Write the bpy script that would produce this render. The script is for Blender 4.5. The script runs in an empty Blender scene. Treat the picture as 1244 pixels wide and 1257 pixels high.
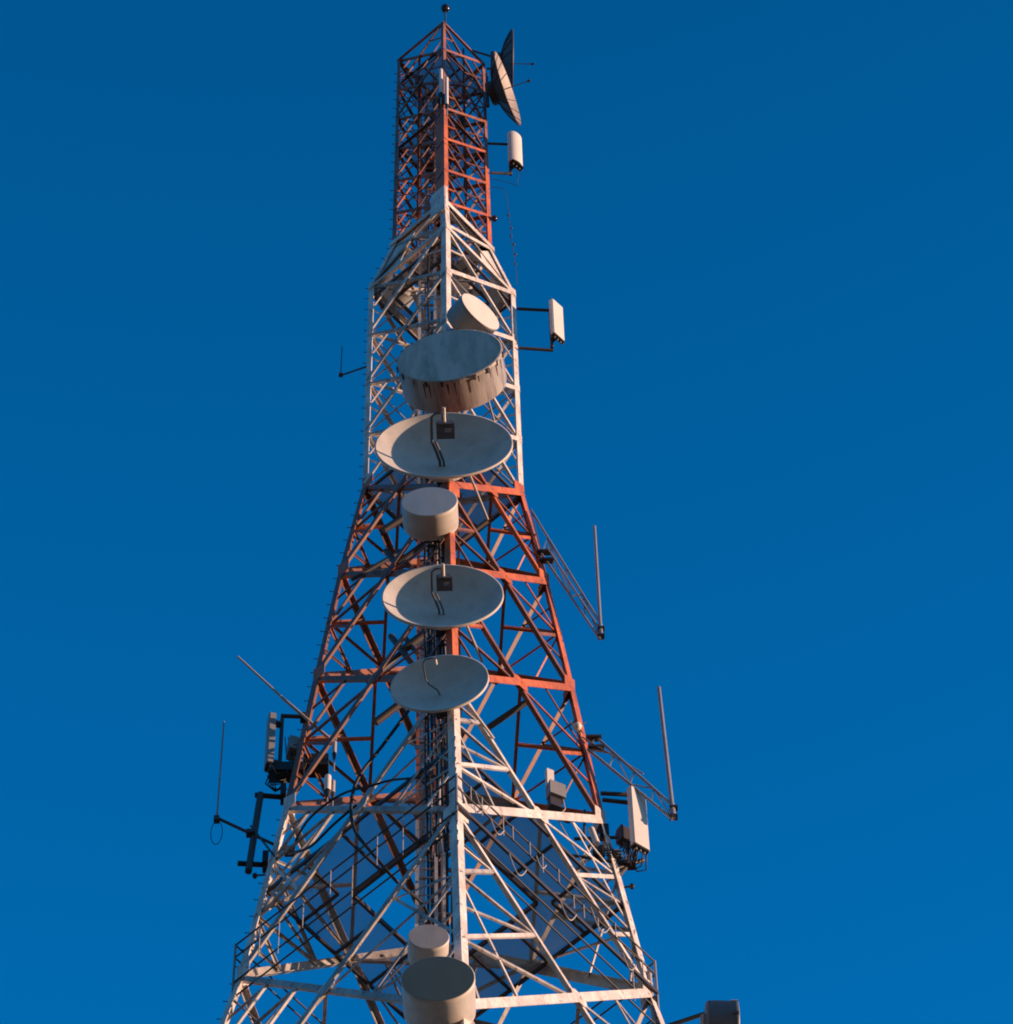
import bpy, math, random
from mathutils import Vector, Matrix, Euler
random.seed(7)
R = math.radians
S = bpy.context.scene
COL = S.collection

# ------------------------------------------------------------------ camera
PIT, YAW, ROLL = R(61.71726), R(1.61568), R(-1.70032)
FPX = 5805.4                                   # focal length in pixels of the 1244 px wide photograph
CAMP = Vector((0, -53, 1.7))
FW = Vector((math.sin(YAW)*math.cos(PIT), math.cos(YAW)*math.cos(PIT), math.sin(PIT)))
RT0 = Vector((math.cos(YAW), -math.sin(YAW), 0))
UP0 = RT0.cross(FW)
RT = math.cos(ROLL)*RT0 + math.sin(ROLL)*UP0
UP = -math.sin(ROLL)*RT0 + math.cos(ROLL)*UP0
cd = bpy.data.cameras.new("camera")
cam = bpy.data.objects.new("camera", cd); COL.objects.link(cam)
m = Matrix((RT, UP, -FW)).transposed().to_4x4(); m.translation = CAMP
cam.matrix_world = m
cd.sensor_fit = 'HORIZONTAL'; cd.sensor_width = 36; cd.lens = FPX/1244*36
cd.clip_start = .5; cd.clip_end = 20000
S.camera = cam

# ------------------------------------------------------------------ world, sun, exposure
SUN_EL, SUN_FRONT = R(9.5), R(6)                # low sun from camera right, a little in front of the dishes
sd = Vector((math.cos(SUN_EL)*math.cos(SUN_FRONT), -math.cos(SUN_EL)*math.sin(SUN_FRONT), math.sin(SUN_EL)))
w = bpy.data.worlds.new("World"); S.world = w; w.use_nodes = True
nt = w.node_tree; bg = nt.nodes["Background"]
sky = nt.nodes.new("ShaderNodeTexSky"); sky.sky_type = 'NISHITA'; sky.sun_disc = False
sky.sun_elevation = SUN_EL; sky.sun_rotation = math.atan2(sd.x, sd.y)
sky.air_density = 1.0; sky.dust_density = .3; sky.ozone_density = 2.0
mul = nt.nodes.new("ShaderNodeMix"); mul.data_type = 'RGBA'; mul.blend_type = 'MULTIPLY'
mul.inputs[0].default_value = 1
mul.inputs[7].default_value = (.015, .57, 1.0, 1)
nt.links.new(sky.outputs[0], mul.inputs[6])

tcw = nt.nodes.new("ShaderNodeTexCoord"); spw = nt.nodes.new("ShaderNodeSeparateXYZ"); mr = nt.nodes.new("ShaderNodeMapRange")
nt.links.new(tcw.outputs['Generated'], spw.inputs[0]); nt.links.new(spw.outputs[2], mr.inputs[0])
for i_, v_ in ((1, .70), (2, 1.0), (3, 1.42), (4, .58)): mr.inputs[i_].default_value = v_      # clearer, deeper air towards the zenith
sc = nt.nodes.new("ShaderNodeVectorMath"); sc.operation = 'SCALE'
cr = nt.nodes.new("ShaderNodeValToRGB"); nt.links.new(spw.outputs[2], cr.inputs[0])       # low sky, out of view, dimmed and tinted to tune fill; deep blue above
e_ = cr.color_ramp.elements; e_[0].position = 0; e_[0].color = (.10, .12, .14, 1); e_[1].position = .78; e_[1].color = (.004, .77, 1.33, 1)
k_ = e_.new(.35); k_.color = (.16, .34, .42, 1); k_ = e_.new(.6); k_.color = (.07, .55, .75, 1)
nt.links.new(cr.outputs[0], mul.inputs[7])
nt.links.new(mul.outputs[2], sc.inputs[0]); nt.links.new(mr.outputs[0], sc.inputs['Scale'])
nt.links.new(sc.outputs[0], bg.inputs[0])
bg.inputs[1].default_value = .15
ld = bpy.data.lights.new("sun", 'SUN'); ld.energy = 4.9; ld.angle = R(.5); ld.color = (1, .60, .38)
sun = bpy.data.objects.new("sun", ld); COL.objects.link(sun)
sun.rotation_euler = (-sd).to_track_quat('-Z', 'Y').to_euler()
S.view_settings.view_transform = 'Standard'; S.view_settings.look = 'None'
S.cycles.filter_width = 1.9                      # the lens is slightly soft
S.view_settings.exposure = .6; S.view_settings.gamma = 1

# ------------------------------------------------------------------ helpers
def at(px, py, Y):
    """world point seen at photograph pixel (px,py) whose depth coordinate is Y"""
    d = FW*FPX + RT*(px-622) - UP*(py-628.5)
    return CAMP + d*((Y-CAMP.y)/d.y)

def paint(name, col, rough=.5, grime=(.25, .2, .17), amount=.35, scale=3.0, bump=.0, metal=0, stretch=.25, spec=.4, ystretch=1, chip=0, fade=.0):
    mt = bpy.data.materials.new(name); mt.use_nodes = True
    n = mt.node_tree; b = n.nodes["Principled BSDF"]
    tc = n.nodes.new("ShaderNodeTexCoord"); mp = n.nodes.new("ShaderNodeMapping")
    mp.inputs['Scale'].default_value = (1, ystretch, stretch)
    n.links.new(tc.outputs['Object'], mp.inputs[0])
    no = n.nodes.new("ShaderNodeTexNoise"); no.inputs['Scale'].default_value = scale
    no.inputs['Detail'].default_value = 8; no.inputs['Roughness'].default_value = .7
    n.links.new(mp.outputs[0], no.inputs[0])
    rp = n.nodes.new("ShaderNodeValToRGB")
    rp.color_ramp.elements[0].position = .42; rp.color_ramp.elements[0].color = (0, 0, 0, 1)
    rp.color_ramp.elements[1].position = .72; rp.color_ramp.elements[1].color = (amount,)*3+(1,)
    n.links.new(no.outputs[0], rp.inputs[0])
    mx = n.nodes.new("ShaderNodeMix"); mx.data_type = 'RGBA'
    mx.inputs[6].default_value = (*col, 1)
    mx.inputs[7].default_value = (*[c*g/.25 if False else g for c, g in zip(col, grime)], 1)
    n.links.new(rp.outputs[0], mx.inputs[0]); last = mx.outputs[2]
    if fade:                                   # chalky fading in large patches
        nf = n.nodes.new("ShaderNodeTexNoise"); nf.inputs['Scale'].default_value = .9; nf.inputs['Detail'].default_value = 3
        n.links.new(tc.outputs['Object'], nf.inputs[0])
        mf = n.nodes.new("ShaderNodeMapRange"); mf.inputs[1].default_value = .35; mf.inputs[2].default_value = .65
        mf.inputs[3].default_value = 1-fade; mf.inputs[4].default_value = 1+fade*.35; n.links.new(nf.outputs[0], mf.inputs[0])
        vf = n.nodes.new("ShaderNodeVectorMath"); vf.operation = 'SCALE'; n.links.new(last, vf.inputs[0]); n.links.new(mf.outputs[0], vf.inputs['Scale']); last = vf.outputs[0]
    if chip:                                   # rust where the paint has come off
        nc = n.nodes.new("ShaderNodeTexNoise"); nc.inputs['Scale'].default_value = 9; nc.inputs['Detail'].default_value = 5
        n.links.new(tc.outputs['Object'], nc.inputs[0])
        rc = n.nodes.new("ShaderNodeValToRGB"); rc.color_ramp.elements[0].position = .60; rc.color_ramp.elements[0].color = (0, 0, 0, 1)
        rc.color_ramp.elements[1].position = .68; rc.color_ramp.elements[1].color = (chip,)*3+(1,); n.links.new(nc.outputs[0], rc.inputs[0])
        mc = n.nodes.new("ShaderNodeMix"); mc.data_type = 'RGBA'; n.links.new(rc.outputs[0], mc.inputs[0]); n.links.new(last, mc.inputs[6])
        mc.inputs[7].default_value = (.13, .06, .035, 1); last = mc.outputs[2]
    n.links.new(last, b.inputs['Base Color'])
    b.inputs['Roughness'].default_value = rough; b.inputs['Metallic'].default_value = metal
    b.inputs['Specular IOR Level'].default_value = spec
    if bump:
        bp = n.nodes.new("ShaderNodeBump"); bp.inputs['Strength'].default_value = bump
        bp.inputs['Distance'].default_value = .01
        n.links.new(no.outputs[0], bp.inputs['Height']); n.links.new(bp.outputs[0], b.inputs['Normal'])
    return mt

M = dict(
    white=paint('white_paint', (.76, .74, .71), grime=(.30, .15, .09), amount=.55, scale=5, chip=.7, fade=.22),
    greywhite=paint('weathered_white_paint', (.46, .45, .44), grime=(.20, .12, .08), amount=.8, scale=5, chip=.8, fade=.3),  # dull white and red: wear, plus shade of unlit sides put in the colour
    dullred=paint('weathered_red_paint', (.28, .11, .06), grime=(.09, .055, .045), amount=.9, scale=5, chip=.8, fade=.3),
    red=paint('red_paint', (.62, .15, .036), grime=(.16, .07, .05), amount=.75, scale=5, chip=.8, fade=.3),
    oldred=paint('faded_red_paint', (.38, .14, .075), grime=(.12, .08, .07), amount=.85, scale=5, chip=.8, fade=.3),
    galv=paint('galvanised_steel', (.30, .30, .31), grime=(.14, .13, .12), amount=.6, rough=.45, metal=.2),
    dark=paint('dark_steel', (.045, .045, .05), grime=(.08, .05, .04), amount=.6),
    black=paint('black_rubber', (.015, .015, .017), grime=(.03, .03, .03), amount=.5, rough=.6),
    radome=paint('radome_fabric', (.40, .39, .38), grime=(.17, .16, .15), amount=.45, scale=1.6, stretch=.3),
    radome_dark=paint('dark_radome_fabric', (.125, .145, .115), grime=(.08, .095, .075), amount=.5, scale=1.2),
    shell=paint('white_shell', (.62, .60, .57), grime=(.26, .20, .16), amount=.5, scale=2.0, stretch=.4),
    dirty=paint('stained_shell', (.46, .44, .43), grime=(.085, .065, .06), amount=1, scale=4.2, stretch=1, ystretch=.12),
    reflector=paint('dish_paint', (.60, .585, .56), grime=(.30, .29, .27), amount=.6, scale=1.3, stretch=1, rough=.65),
    toppaint=paint('weathered_dish_paint', (.36, .32, .31), grime=(.15, .13, .12), amount=.6, scale=4, stretch=1),
    panel=paint('panel_shell', (.74, .70, .66), grime=(.5, .42, .36), amount=.3, scale=1.5),
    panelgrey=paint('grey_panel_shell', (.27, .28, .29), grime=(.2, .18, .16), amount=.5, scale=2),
    plate=paint('grey_deck_plate', (.25, .235, .225), grime=(.10, .08, .07), amount=.7, scale=1.4, stretch=1),
    cable=paint('pale_cable', (.42, .40, .39), amount=.3),
    feed=paint('dull_feed_metal', (.10, .10, .105), grime=(.16, .12, .10), amount=.6, rough=.5),
    stained_radome=paint('stained_radome_fabric', (.56, .56, .53), grime=(.18, .20, .17), amount=.9, scale=2.2, stretch=.25),
    pale_radome=paint('pale_radome_fabric', (.62, .61, .60), grime=(.35, .34, .33), amount=.4, scale=1.6),
    bluegrey=paint('blue_grey_shell', (.10, .14, .19), grime=(.06, .06, .06), amount=.6, scale=3),
    rust=paint('rust_stain', (.07, .045, .035), amount=.5, rough=.9),
    glass=paint('dark_lamp_glass', (.02, .012, .012), rough=.15, amount=.1),
    soil=paint('dry_soil', (.12, .085, .055), grime=(.05, .06, .03), amount=.8, scale=.05, stretch=1, rough=.9),
    concrete=paint('concrete', (.35, .34, .32), amount=.4, scale=1.5, stretch=1, rough=.85),
)
# stains run down the big drum side
def grating(name, col, fill, pitch):
    mt = bpy.data.materials.new(name); mt.use_nodes = True
    n = mt.node_tree; b = n.nodes["Principled BSDF"]; out = n.nodes["Material Output"]
    b.inputs['Base Color'].default_value = (*col, 1); b.inputs['Roughness'].default_value = .6
    tc = n.nodes.new("ShaderNodeTexCoord"); ck = []
    sep = n.nodes.new("ShaderNodeSeparateXYZ"); n.links.new(tc.outputs['Object'], sep.inputs[0])
    for i, s in ((0, 1), (1, 1)):
        a = n.nodes.new("ShaderNodeMath"); a.operation = 'MULTIPLY'; a.inputs[1].default_value = 1/pitch
        n.links.new(sep.outputs[i], a.inputs[0])
        f = n.nodes.new("ShaderNodeMath"); f.operation = 'FRACT'; n.links.new(a.outputs[0], f.inputs[0])
        g = n.nodes.new("ShaderNodeMath"); g.operation = 'GREATER_THAN'; g.inputs[1].default_value = 1-math.sqrt(1-fill)
        n.links.new(f.outputs[0], g.inputs[0]); ck.append(g)
    p = n.nodes.new("ShaderNodeMath"); p.operation = 'MULTIPLY'
    n.links.new(ck[0].outputs[0], p.inputs[0]); n.links.new(ck[1].outputs[0], p.inputs[1])
    tr = n.nodes.new("ShaderNodeBsdfTransparent"); mx = n.nodes.new("ShaderNodeMixShader")
    n.links.new(p.outputs[0], mx.inputs[0]); n.links.new(b.outputs[0], mx.inputs[1]); n.links.new(tr.outputs[0], mx.inputs[2])
    n.links.new(mx.outputs[0], out.inputs[0])
    return mt
M['grate'] = grating('steel_grating', (.28, .37, .38), .46, .022)
M['mesh'] = grating('wire_mesh', (.26, .27, .28), .36, .022)
M['solid'] = grating('dense_grating', (.31, .41, .42), .56, .022)
M['open'] = grating('open_mesh', (.22, .23, .24), .30, .022)

class MB:
    def __init__(s): s.v = []; s.f = []; s.sm = []; s.mi = []; s.cur = 0
    def add(s, vs, fs, smooth=False):
        o = len(s.v); s.v += [tuple(v) for v in vs]
        for f in fs: s.f.append([i+o for i in f]); s.sm.append(smooth); s.mi.append(s.cur)
        return s
    def build(s, name, mats, parent=None):
        me = bpy.data.meshes.new(name); me.from_pydata(s.v, [], s.f)
        if not isinstance(mats, (list, tuple)): mats = [mats]
        for mt in mats: me.materials.append(mt)
        me.polygons.foreach_set('use_smooth', s.sm); me.polygons.foreach_set('material_index', s.mi)
        me.update()
        o = bpy.data.objects.new(name, me); COL.objects.link(o); o.parent = parent
        return o
    def box(s, c, d, rot=None):
        c = Vector(c); x, y, z = [a/2 for a in d]
        vs = [Vector((i*x, j*y, k*z)) for k in (-1, 1) for j in (-1, 1) for i in (-1, 1)]
        if rot is not None: vs = [rot @ v for v in vs]
        return s.add([c+v for v in vs], [(0, 2, 3, 1), (4, 5, 7, 6), (0, 1, 5, 4), (2, 6, 7, 3), (0, 4, 6, 2), (1, 3, 7, 5)])
    def prism(s, pts, off):
        n = len(pts); off = Vector(off); a = [Vector(p) for p in pts]; b = [p+off for p in a]
        return s.add(a+b, [tuple(range(n))[::-1], tuple(range(n, 2*n))]+[(i, (i+1) % n, n+(i+1) % n, n+i) for i in range(n)])
    def section(s, p0, p1, u, v, poly):
        p0, p1 = Vector(p0), Vector(p1)
        return s.prism([p0+u*a+v*b for a, b in poly], p1-p0)
    def angle(s, p0, p1, u, v, w1, w2, t, cu=0):
        """L section: flange w1 along u, flange w2 along v; cu shifts the section along u"""
        poly = [(0, 0), (w1, 0), (w1, t), (t, t), (t, w2), (0, w2)]
        return s.section(p0, p1, u, v, [(a+cu, b) for a, b in poly])
    def bar(s, p0, p1, w, h=None, up=Vector((0, 0, 1))):
        p0, p1 = Vector(p0), Vector(p1); h = h or w
        d = (p1-p0).normalized(); u = d.cross(up)
        if u.length < 1e-3: u = d.cross(Vector((1, 0, 0)))
        u.normalize(); v = u.cross(d)
        return s.section(p0, p1, u, v, [(-w/2, -h/2), (w/2, -h/2), (w/2, h/2), (-w/2, h/2)])
    def tube(s, pts, r, n=10, caps=True):
        pts = [Vector(p) for p in pts]; rs = r if isinstance(r, (list, tuple)) else [r]*len(pts)
        u = None; rings = []
        for i, p in enumerate(pts):
            d = (pts[min(i+1, len(pts)-1)]-pts[max(i-1, 0)]).normalized()
            if u is None:
                u = d.cross(Vector((0, 0, 1)))
                if u.length < 1e-3: u = d.cross(Vector((1, 0, 0)))
            u = (u-d*u.dot(d)).normalized(); v = d.cross(u)
            rings.append([p+(u*math.cos(2*math.pi*k/n)+v*math.sin(2*math.pi*k/n))*rs[i] for k in range(n)])
        vs = [q for rg in rings for q in rg]; fs = []
        for i in range(len(pts)-1):
            for k in range(n):
                a, b = i*n+k, i*n+(k+1) % n
                fs.append((a, b, b+n, a+n))
        s.add(vs, fs, True)
        if caps:
            s.add(rings[0], [tuple(range(n))[::-1]]); s.add(rings[-1], [tuple(range(n))])
        return s
    def lathe(s, prof, n=64, smooth=True, c=(0, 0, 0)):
        """profile of (radius, y) turned about the local Y axis"""
        c = Vector(c); vs = []; fs = []
        for r, y in prof:
            for k in range(n):
                a = 2*math.pi*k/n; vs.append(c+Vector((r*math.cos(a), y, r*math.sin(a))))
        for i in range(len(prof)-1):
            for k in range(n):
                a, b = i*n+k, i*n+(k+1) % n
                fs.append((a, a+n, b+n, b))
        return s.add(vs, fs, smooth)
    def ball(s, c, r, n=16, sz=1):
        c = Vector(c); vs = []; fs = []; k2 = n//2
        for i in range(k2+1):
            t = math.pi*i/k2
            for k in range(n):
                a = 2*math.pi*k/n; vs.append(c+Vector((r*math.sin(t)*math.cos(a), r*math.sin(t)*math.sin(a), r*sz*math.cos(t))))
        for i in range(k2):
            for k in range(n):
                a, b = i*n+k, i*n+(k+1) % n; fs.append((a, a+n, b+n, b))
        return s.add(vs, fs, True)

def tag(o, label=None, cat=None, group=None, kind=None):
    if label: o['label'] = label
    if cat: o['category'] = cat
    if group: o['group'] = group
    if kind: o['kind'] = kind
    return o
def empty(name, loc, rot=(0, 0, 0), **k):
    o = bpy.data.objects.new(name, None); COL.objects.link(o); o.location = loc; o.rotation_euler = rot
    return tag(o, **k)
Z = Vector((0, 0, 1))

# ------------------------------------------------------------------ ground
g = MB(); g.add([(-9000, -9000, 0), (9000, -9000, 0), (9000, 9000, 0), (-9000, 9000, 0)], [(0, 1, 2, 3)])
tag(g.build('ground', M['soil']), kind='structure')

# ------------------------------------------------------------------ tower geometry
TH = R(3.153); CT, ST = math.cos(TH), math.sin(TH)
LV = dict(A=(127.578, 1.257), B=(115.02, 1.323), C=(112.377, 1.898), D=(101.391, 1.929), E=(97.073, 2.434),
          G=(92.255, 2.896), H=(86.783, 3.405), I=(80.344, 4.155), J=(71.199, 5.733))
CD = [Vector((ST, -CT, 0)), Vector((CT, ST, 0)), Vector((-ST, CT, 0)), Vector((-CT, -ST, 0))]   # front, right, back, left
ZR = sorted(list(LV.values()) + [(0, 14.2)])
def rad(z):
    for (z0, r0), (z1, r1) in zip(ZR, ZR[1:]):
        if z <= z1: return r0+(r1-r0)*(z-z0)/(z1-z0)
    return ZR[-1][1]
def node(k, z, dr=0):
    return CD[k % 4]*(rad(z)+dr)+Z*z
def lerp(a, b, t): return a+(b-a)*t
FR0, FL0 = 0, 3
panels = []                                     # (z_top, z_bottom, section, subdivisions)
def split(za, zb, n, sec, sub=0):
    for i in range(n): panels.append((za+(zb-za)*i/n, za+(zb-za)*(i+1)/n, sec, sub))
split(LV['A'][0], LV['B'][0], 6, 'upper')
split(LV['B'][0], LV['C'][0], 1, 'neck')
split(LV['C'][0], LV['D'][0], 4, 'middle')
for a, b, n in (('D', 'E', 2), ('E', 'G', 2), ('G', 'H', 2), ('H', 'I', 3), ('I', 'J', 3)):
    split(LV[a][0], LV[b][0], 1, 'lower', n)
hid = [71.199, 60, 47, 32.5, 17, .3]
for a, b in zip(hid, hid[1:]): split(a, b, 1, 'base', 0)
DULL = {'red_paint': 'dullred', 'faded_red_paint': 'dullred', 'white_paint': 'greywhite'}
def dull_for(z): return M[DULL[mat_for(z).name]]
def mat_for(z):
    if z > 122: return M['oldred']
    if z > LV['B'][0]: return M['red']
    if z > LV['D'][0]: return M['white']
    if z > LV['H'][0]: return M['red']
    if z > 60: return M['white']
    if z > 47: return M['red']
    if z > 32.5: return M['white']
    return M['red'] if z > 17 else M['white']

tower = empty('lattice_tower', (0, 0, 0), label='tall square lattice tower in orange red and white bands against a deep blue sky', cat='tower')
# legs, one piece per paint band and corner
legs = {}
def leg_w(z, k, side):
    if z > 121.2: return .10
    if z > LV['B'][0]: return .30 if (k == 0 and side < 0) else .15
    if z > LV['D'][0]: return .17
    return .165 if z > LV['G'][0] else .185
for za, zb, sec, sub in panels:
    for k in range(4):
        a, b = node(k, za), node(k, zb)
        un = (node(k+1, za)-a).normalized(); up = (node(k+3, za)-a).normalized()
        zm = (za+zb)/2; mt = mat_for(zm)
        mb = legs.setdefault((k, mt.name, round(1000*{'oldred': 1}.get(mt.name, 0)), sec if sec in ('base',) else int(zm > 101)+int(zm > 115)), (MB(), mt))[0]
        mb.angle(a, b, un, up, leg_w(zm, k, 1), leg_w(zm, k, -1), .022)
for key, (mb, mt) in legs.items(): mb.build('leg', M[DULL[mt.name]] if key[0] in (2, 3) and mt.name != 'white_paint' else mt, tower)  # back and left red legs take the copy darkened for wear and shade

braces = []; struts = []                        # (length in picture, mesh builder, material)
def member(lst, p0, p1, fn, w, w2, off, flip=1, t=.012, mt=None):
    d = (p1-p0).normalized(); u = fn.cross(d).normalized()*flip
    off += random.uniform(-.0015, .0015)
    mb = MB(); mb.angle(p0+fn*off, p1+fn*off, u, -fn, w, w2, t, cu=-w/2)
    mid = (p0+p1)/2
    dl = (lst is struts and (random.random() < .55)) or (fn.x < 0 and random.random() < .8) or (fn.y > 0 and random.random() < .5)  # left and back faces mostly take the dull copy, shade painted in
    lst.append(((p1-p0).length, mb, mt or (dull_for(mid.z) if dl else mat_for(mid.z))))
cross = {}
gus = []
for pi, (za, zb, sec, sub) in enumerate(panels):
    for k in range(4):
        A0, A1, B0, B1 = node(k, za), node(k+1, za), node(k, zb), node(k+1, zb)   # upper/lower of corner k and k+1
        fn = (A1-A0).cross(B0-A0).normalized()
        if fn.dot((A0+A1)/2-Z*za) < 0: fn = -fn
        # rising: lower k -> upper k+1 ; falling: upper k -> lower k+1
        if sec == 'upper': ww = (.095, .07) ; t2 = .07
        elif sec == 'neck': ww = (.16, .08); t2 = .1
        elif sec == 'middle': ww = (.15, .085); t2 = .09
        elif sec == 'lower': ww = ((.20, .12) if za > 87 else (.22, .12)); t2 = .12
        else: ww = (.3, .2); t2 = .15
        rise, fall = (ww[0], ww[1])
        if k == 3: rise, fall = ww[0], ww[1]*1.1
        if k == 2: rise, fall = ww[1]*1.2, ww[0]*.95
        e = (A1-A0).normalized()
        ins = .04
        member(braces, lerp(B0, A1, ins*.5), lerp(B0, A1, 1-ins*.5), fn, rise, t2, .016, flip=-1)
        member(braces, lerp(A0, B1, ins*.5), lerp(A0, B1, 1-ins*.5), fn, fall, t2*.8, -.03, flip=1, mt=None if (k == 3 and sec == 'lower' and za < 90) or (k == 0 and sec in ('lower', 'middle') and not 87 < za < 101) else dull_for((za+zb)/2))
        ru, rl = rad(za), rad(zb); tm = ru/(ru+rl)
        X = lerp(A0, B1, tm); cross[(pi, k)] = X
        if sub:
            sw = .075 if za > 87 else .085
            for (T, Bm, side) in ((A0, B0, 0), (A1, B1, 1)):
                # upper corner T, lower corner Bm; diagonals T->X (falling) and Bm->X
                for j in range(1, sub):
                    Lp = lerp(T, Bm, j/sub); Dp = lerp(T, X, j/sub) ; Ep = lerp(Bm, X, j/sub); Lq = lerp(Bm, T, j/sub)
                    if (side == 0) or True:
                        if side == 0:      # front/left-hand triangle hangs from the falling diagonal
                            member(struts, Lp, Dp, fn, sw*1.1, .05, -.045)
                            member(struts, Lp, lerp(T, X, (j+1)/sub), fn, sw, .05, -.052)
                            member(struts, Lp, lerp(Bm, X, 1-(j+.5)/sub if sub == 3 else .5), fn, sw*.8, .04, -.059)
                            member(struts, lerp(T, Bm, (j-.5)/sub), Dp, fn, sw*.75, .04, -.066)
                        else:
                            Fp = lerp(X, Bm, j/sub)
                            member(struts, Lp, Fp, fn, sw*1.25, .05, -.045)
                            member(struts, Lp, lerp(X, Bm, (j-1)/sub), fn, sw, .05, -.052)
                            member(struts, lerp(T, Bm, (j+.5)/sub), Fp, fn, sw*.8, .04, -.059)
                            member(struts, Lp, lerp(X, T, .5), fn, sw*.75, .04, -.066)
            gp = MB(); u = e; v = fn.cross(u)
            s_ = .22
            gp.prism([X+fn*-.006+u*a*s_+v*b*s_ for a, b in ((-1, -.5), (-.4, -1), (.4, -1), (1, -.5), (1, .5), (.4, 1), (-.4, 1), (-1, .5))], fn*.01)
            gp.build('gusset_plate', mat_for(X.z), tower)
    if sec == 'lower':
        Xs = [cross[(pi, k)] for k in range(4)]
        for a, b in ((0, 1), (3, 2), (0, 3), (1, 2)):       # plan members joining the four crossings
            mb = MB(); mb.bar(Xs[a], Xs[b], .075, .075)
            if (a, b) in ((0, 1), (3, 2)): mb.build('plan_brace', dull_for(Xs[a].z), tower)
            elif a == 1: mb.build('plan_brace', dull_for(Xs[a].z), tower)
        zx = Xs[0].z
        for k, (a, b) in ((3, (3, 2)), (1, (0, 1))):
            mb = MB(); mb.bar(node(k, (za+zb)/2), (Xs[a]+Xs[b])/2, .07, .07); mb.build('plan_brace', mat_for(zx), tower)
# horizontal rings where the sections change
def ring_beam(z, w, depth, mt, name='ring_beam', dr=0, sides=(0, 1, 2, 3)):
    for k in sides:
        a, b = node(k, z, dr), node(k+1, z, dr); d = (b-a).normalized(); out = d.cross(Z)
        mb = MB(); mb.angle(a+out*.02, b+out*.02, -out, -Z, w, depth, .015); mb.build(name, mt, tower)
ring_beam(LV['B'][0]+.1, .30, .22, M['white'], dr=.05)
ring_beam(LV['C'][0]-.02, .14, .16, M['white'], dr=.0)
ring_beam(LV['A'][0], .08, .08, M['oldred'])
# cladding plates of the neck
zB, zC = LV['B'][0], LV['C'][0]
for k, pts in ((0, [(1, zB, 0), (1, zC, 0), (.55, zC, 0), (.62, (zB+zC)/2, 0)]), (3, [(0, zB, 0), (0, zC, 0), (.35, zC, 0), (.45, zB, 0)]), (1, [(0, zB, 0), (0, zC, 0), (.3, zC, 0)]), (2, [(1, zB, 0), (1, zC, 0), (.7, zC, 0)])):
    P = [lerp(node(k, z), node(k+1, z), t) for t, z, _ in pts]
    fn = (P[1]-P[0]).cross(P[2]-P[0]).normalized(); c = sum(P, Vector())/len(P)
    if fn.dot(c-Z*c.z) < 0: fn = -fn
    mb = MB(); mb.prism([p-fn*.07 for p in P], fn*.012); mb.build('cladding_plate', M['white'], tower)
# tall gusset on the front corner at the neck
a = node(0, 115.75, .04); b = node(0, 113.9, -.25)
a = CD[0]*1.40+Z*115.9; b = CD[0]*1.62+Z*114.0
ul = (node(3, 115)-node(0, 115)).normalized(); ur = (node(1, 115)-node(0, 115)).normalized()
mb = MB(); mb.prism([a, b, b+ul*.52+Z*.05, a+ul*.46], ul.cross(Z)*-.014)
mb.prism([a+ur*.016, b+ur*.016, b+ur*.11, a+ur*.09], ur.cross(Z)*.014)
mb.build('gusset_plate', M['white'], tower)
# more small gussets on the nodes of the lower section
for pi, (za, zb, sec, sub) in enumerate(panels):
    if sec in ('lower', 'middle'):
        s_ = .34 if sec == 'lower' else .2
        for k in range(4):
            p = node(k, za)
            for q in (1, 3):
                d = (node(k+q, za)-p).normalized(); fn = d.cross(Z)
                if fn.dot(p-Z*za) < 0: fn = -fn
                gp = MB(); gp.prism([p+fn*.006+Z*s_, p+fn*.006-Z*s_, p+fn*.006-Z*s_*.6+d*s_, p+fn*.006+Z*s_*.6+d*s_], fn*.008)
                gus.append((s_, gp, mat_for(za-.05)))
def emit(lst, name, n=100):
    lst.sort(key=lambda t: -t[0])
    for _, mb, mt in lst[:n]: mb.build(name, mt, tower)
    rest = lst[n:]
    if rest:
        names = []; big = MB()
        for _, mb, mt in rest:
            if mt not in names: names.append(mt)
            o = len(big.v); big.v += mb.v; big.f += [[i+o for i in f] for f in mb.f]; big.sm += mb.sm; big.mi += [names.index(mt)]*len(mb.f)
        tag(big.build(name, names, tower), kind='stuff')
vis = [b for b in braces if min(v[2] for v in b[1].v) > 70]
hidn = [b for b in braces if min(v[2] for v in b[1].v) <= 70]
vis.sort(key=lambda t: -t[0])
emit(vis+[(0, b[1], b[2]) for b in hidn], 'cross_brace', 100)
emit(gus, 'gusset_plate', 66)
# step bolts up the left leg and the visible front leg
bolts = []
for k, zs in ((3, [72+.62*i for i in range(90)]), (0, [78.5+.5*i for i in range(18)]+[110.3+.45*i for i in range(4)])):
    for i, z in enumerate(zs):
        if len(bolts) >= 100 or z > 127: continue
        p = node(k, z); d = (CD[3] if k == 3 else CD[0])
        side = (node(k+3, z)-p).normalized() if i % 2 else (node(k+1, z)-p).normalized()
        nrm = (CD[k]+(-side).cross(Z)*0).normalized()
        q = p+side*.05
        mb = MB(); out = side.cross(Z); out = out if out.dot(CD[k]) > 0 else -out
        mb.tube([p, p+CD[k]*.07, p+CD[k]*.075, p+CD[k]*.09], [.010, .010, .018, .018], 6); bolts.append(mb)
for mb in bolts: mb.build('step_bolt', M['dark'], tower)
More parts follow.
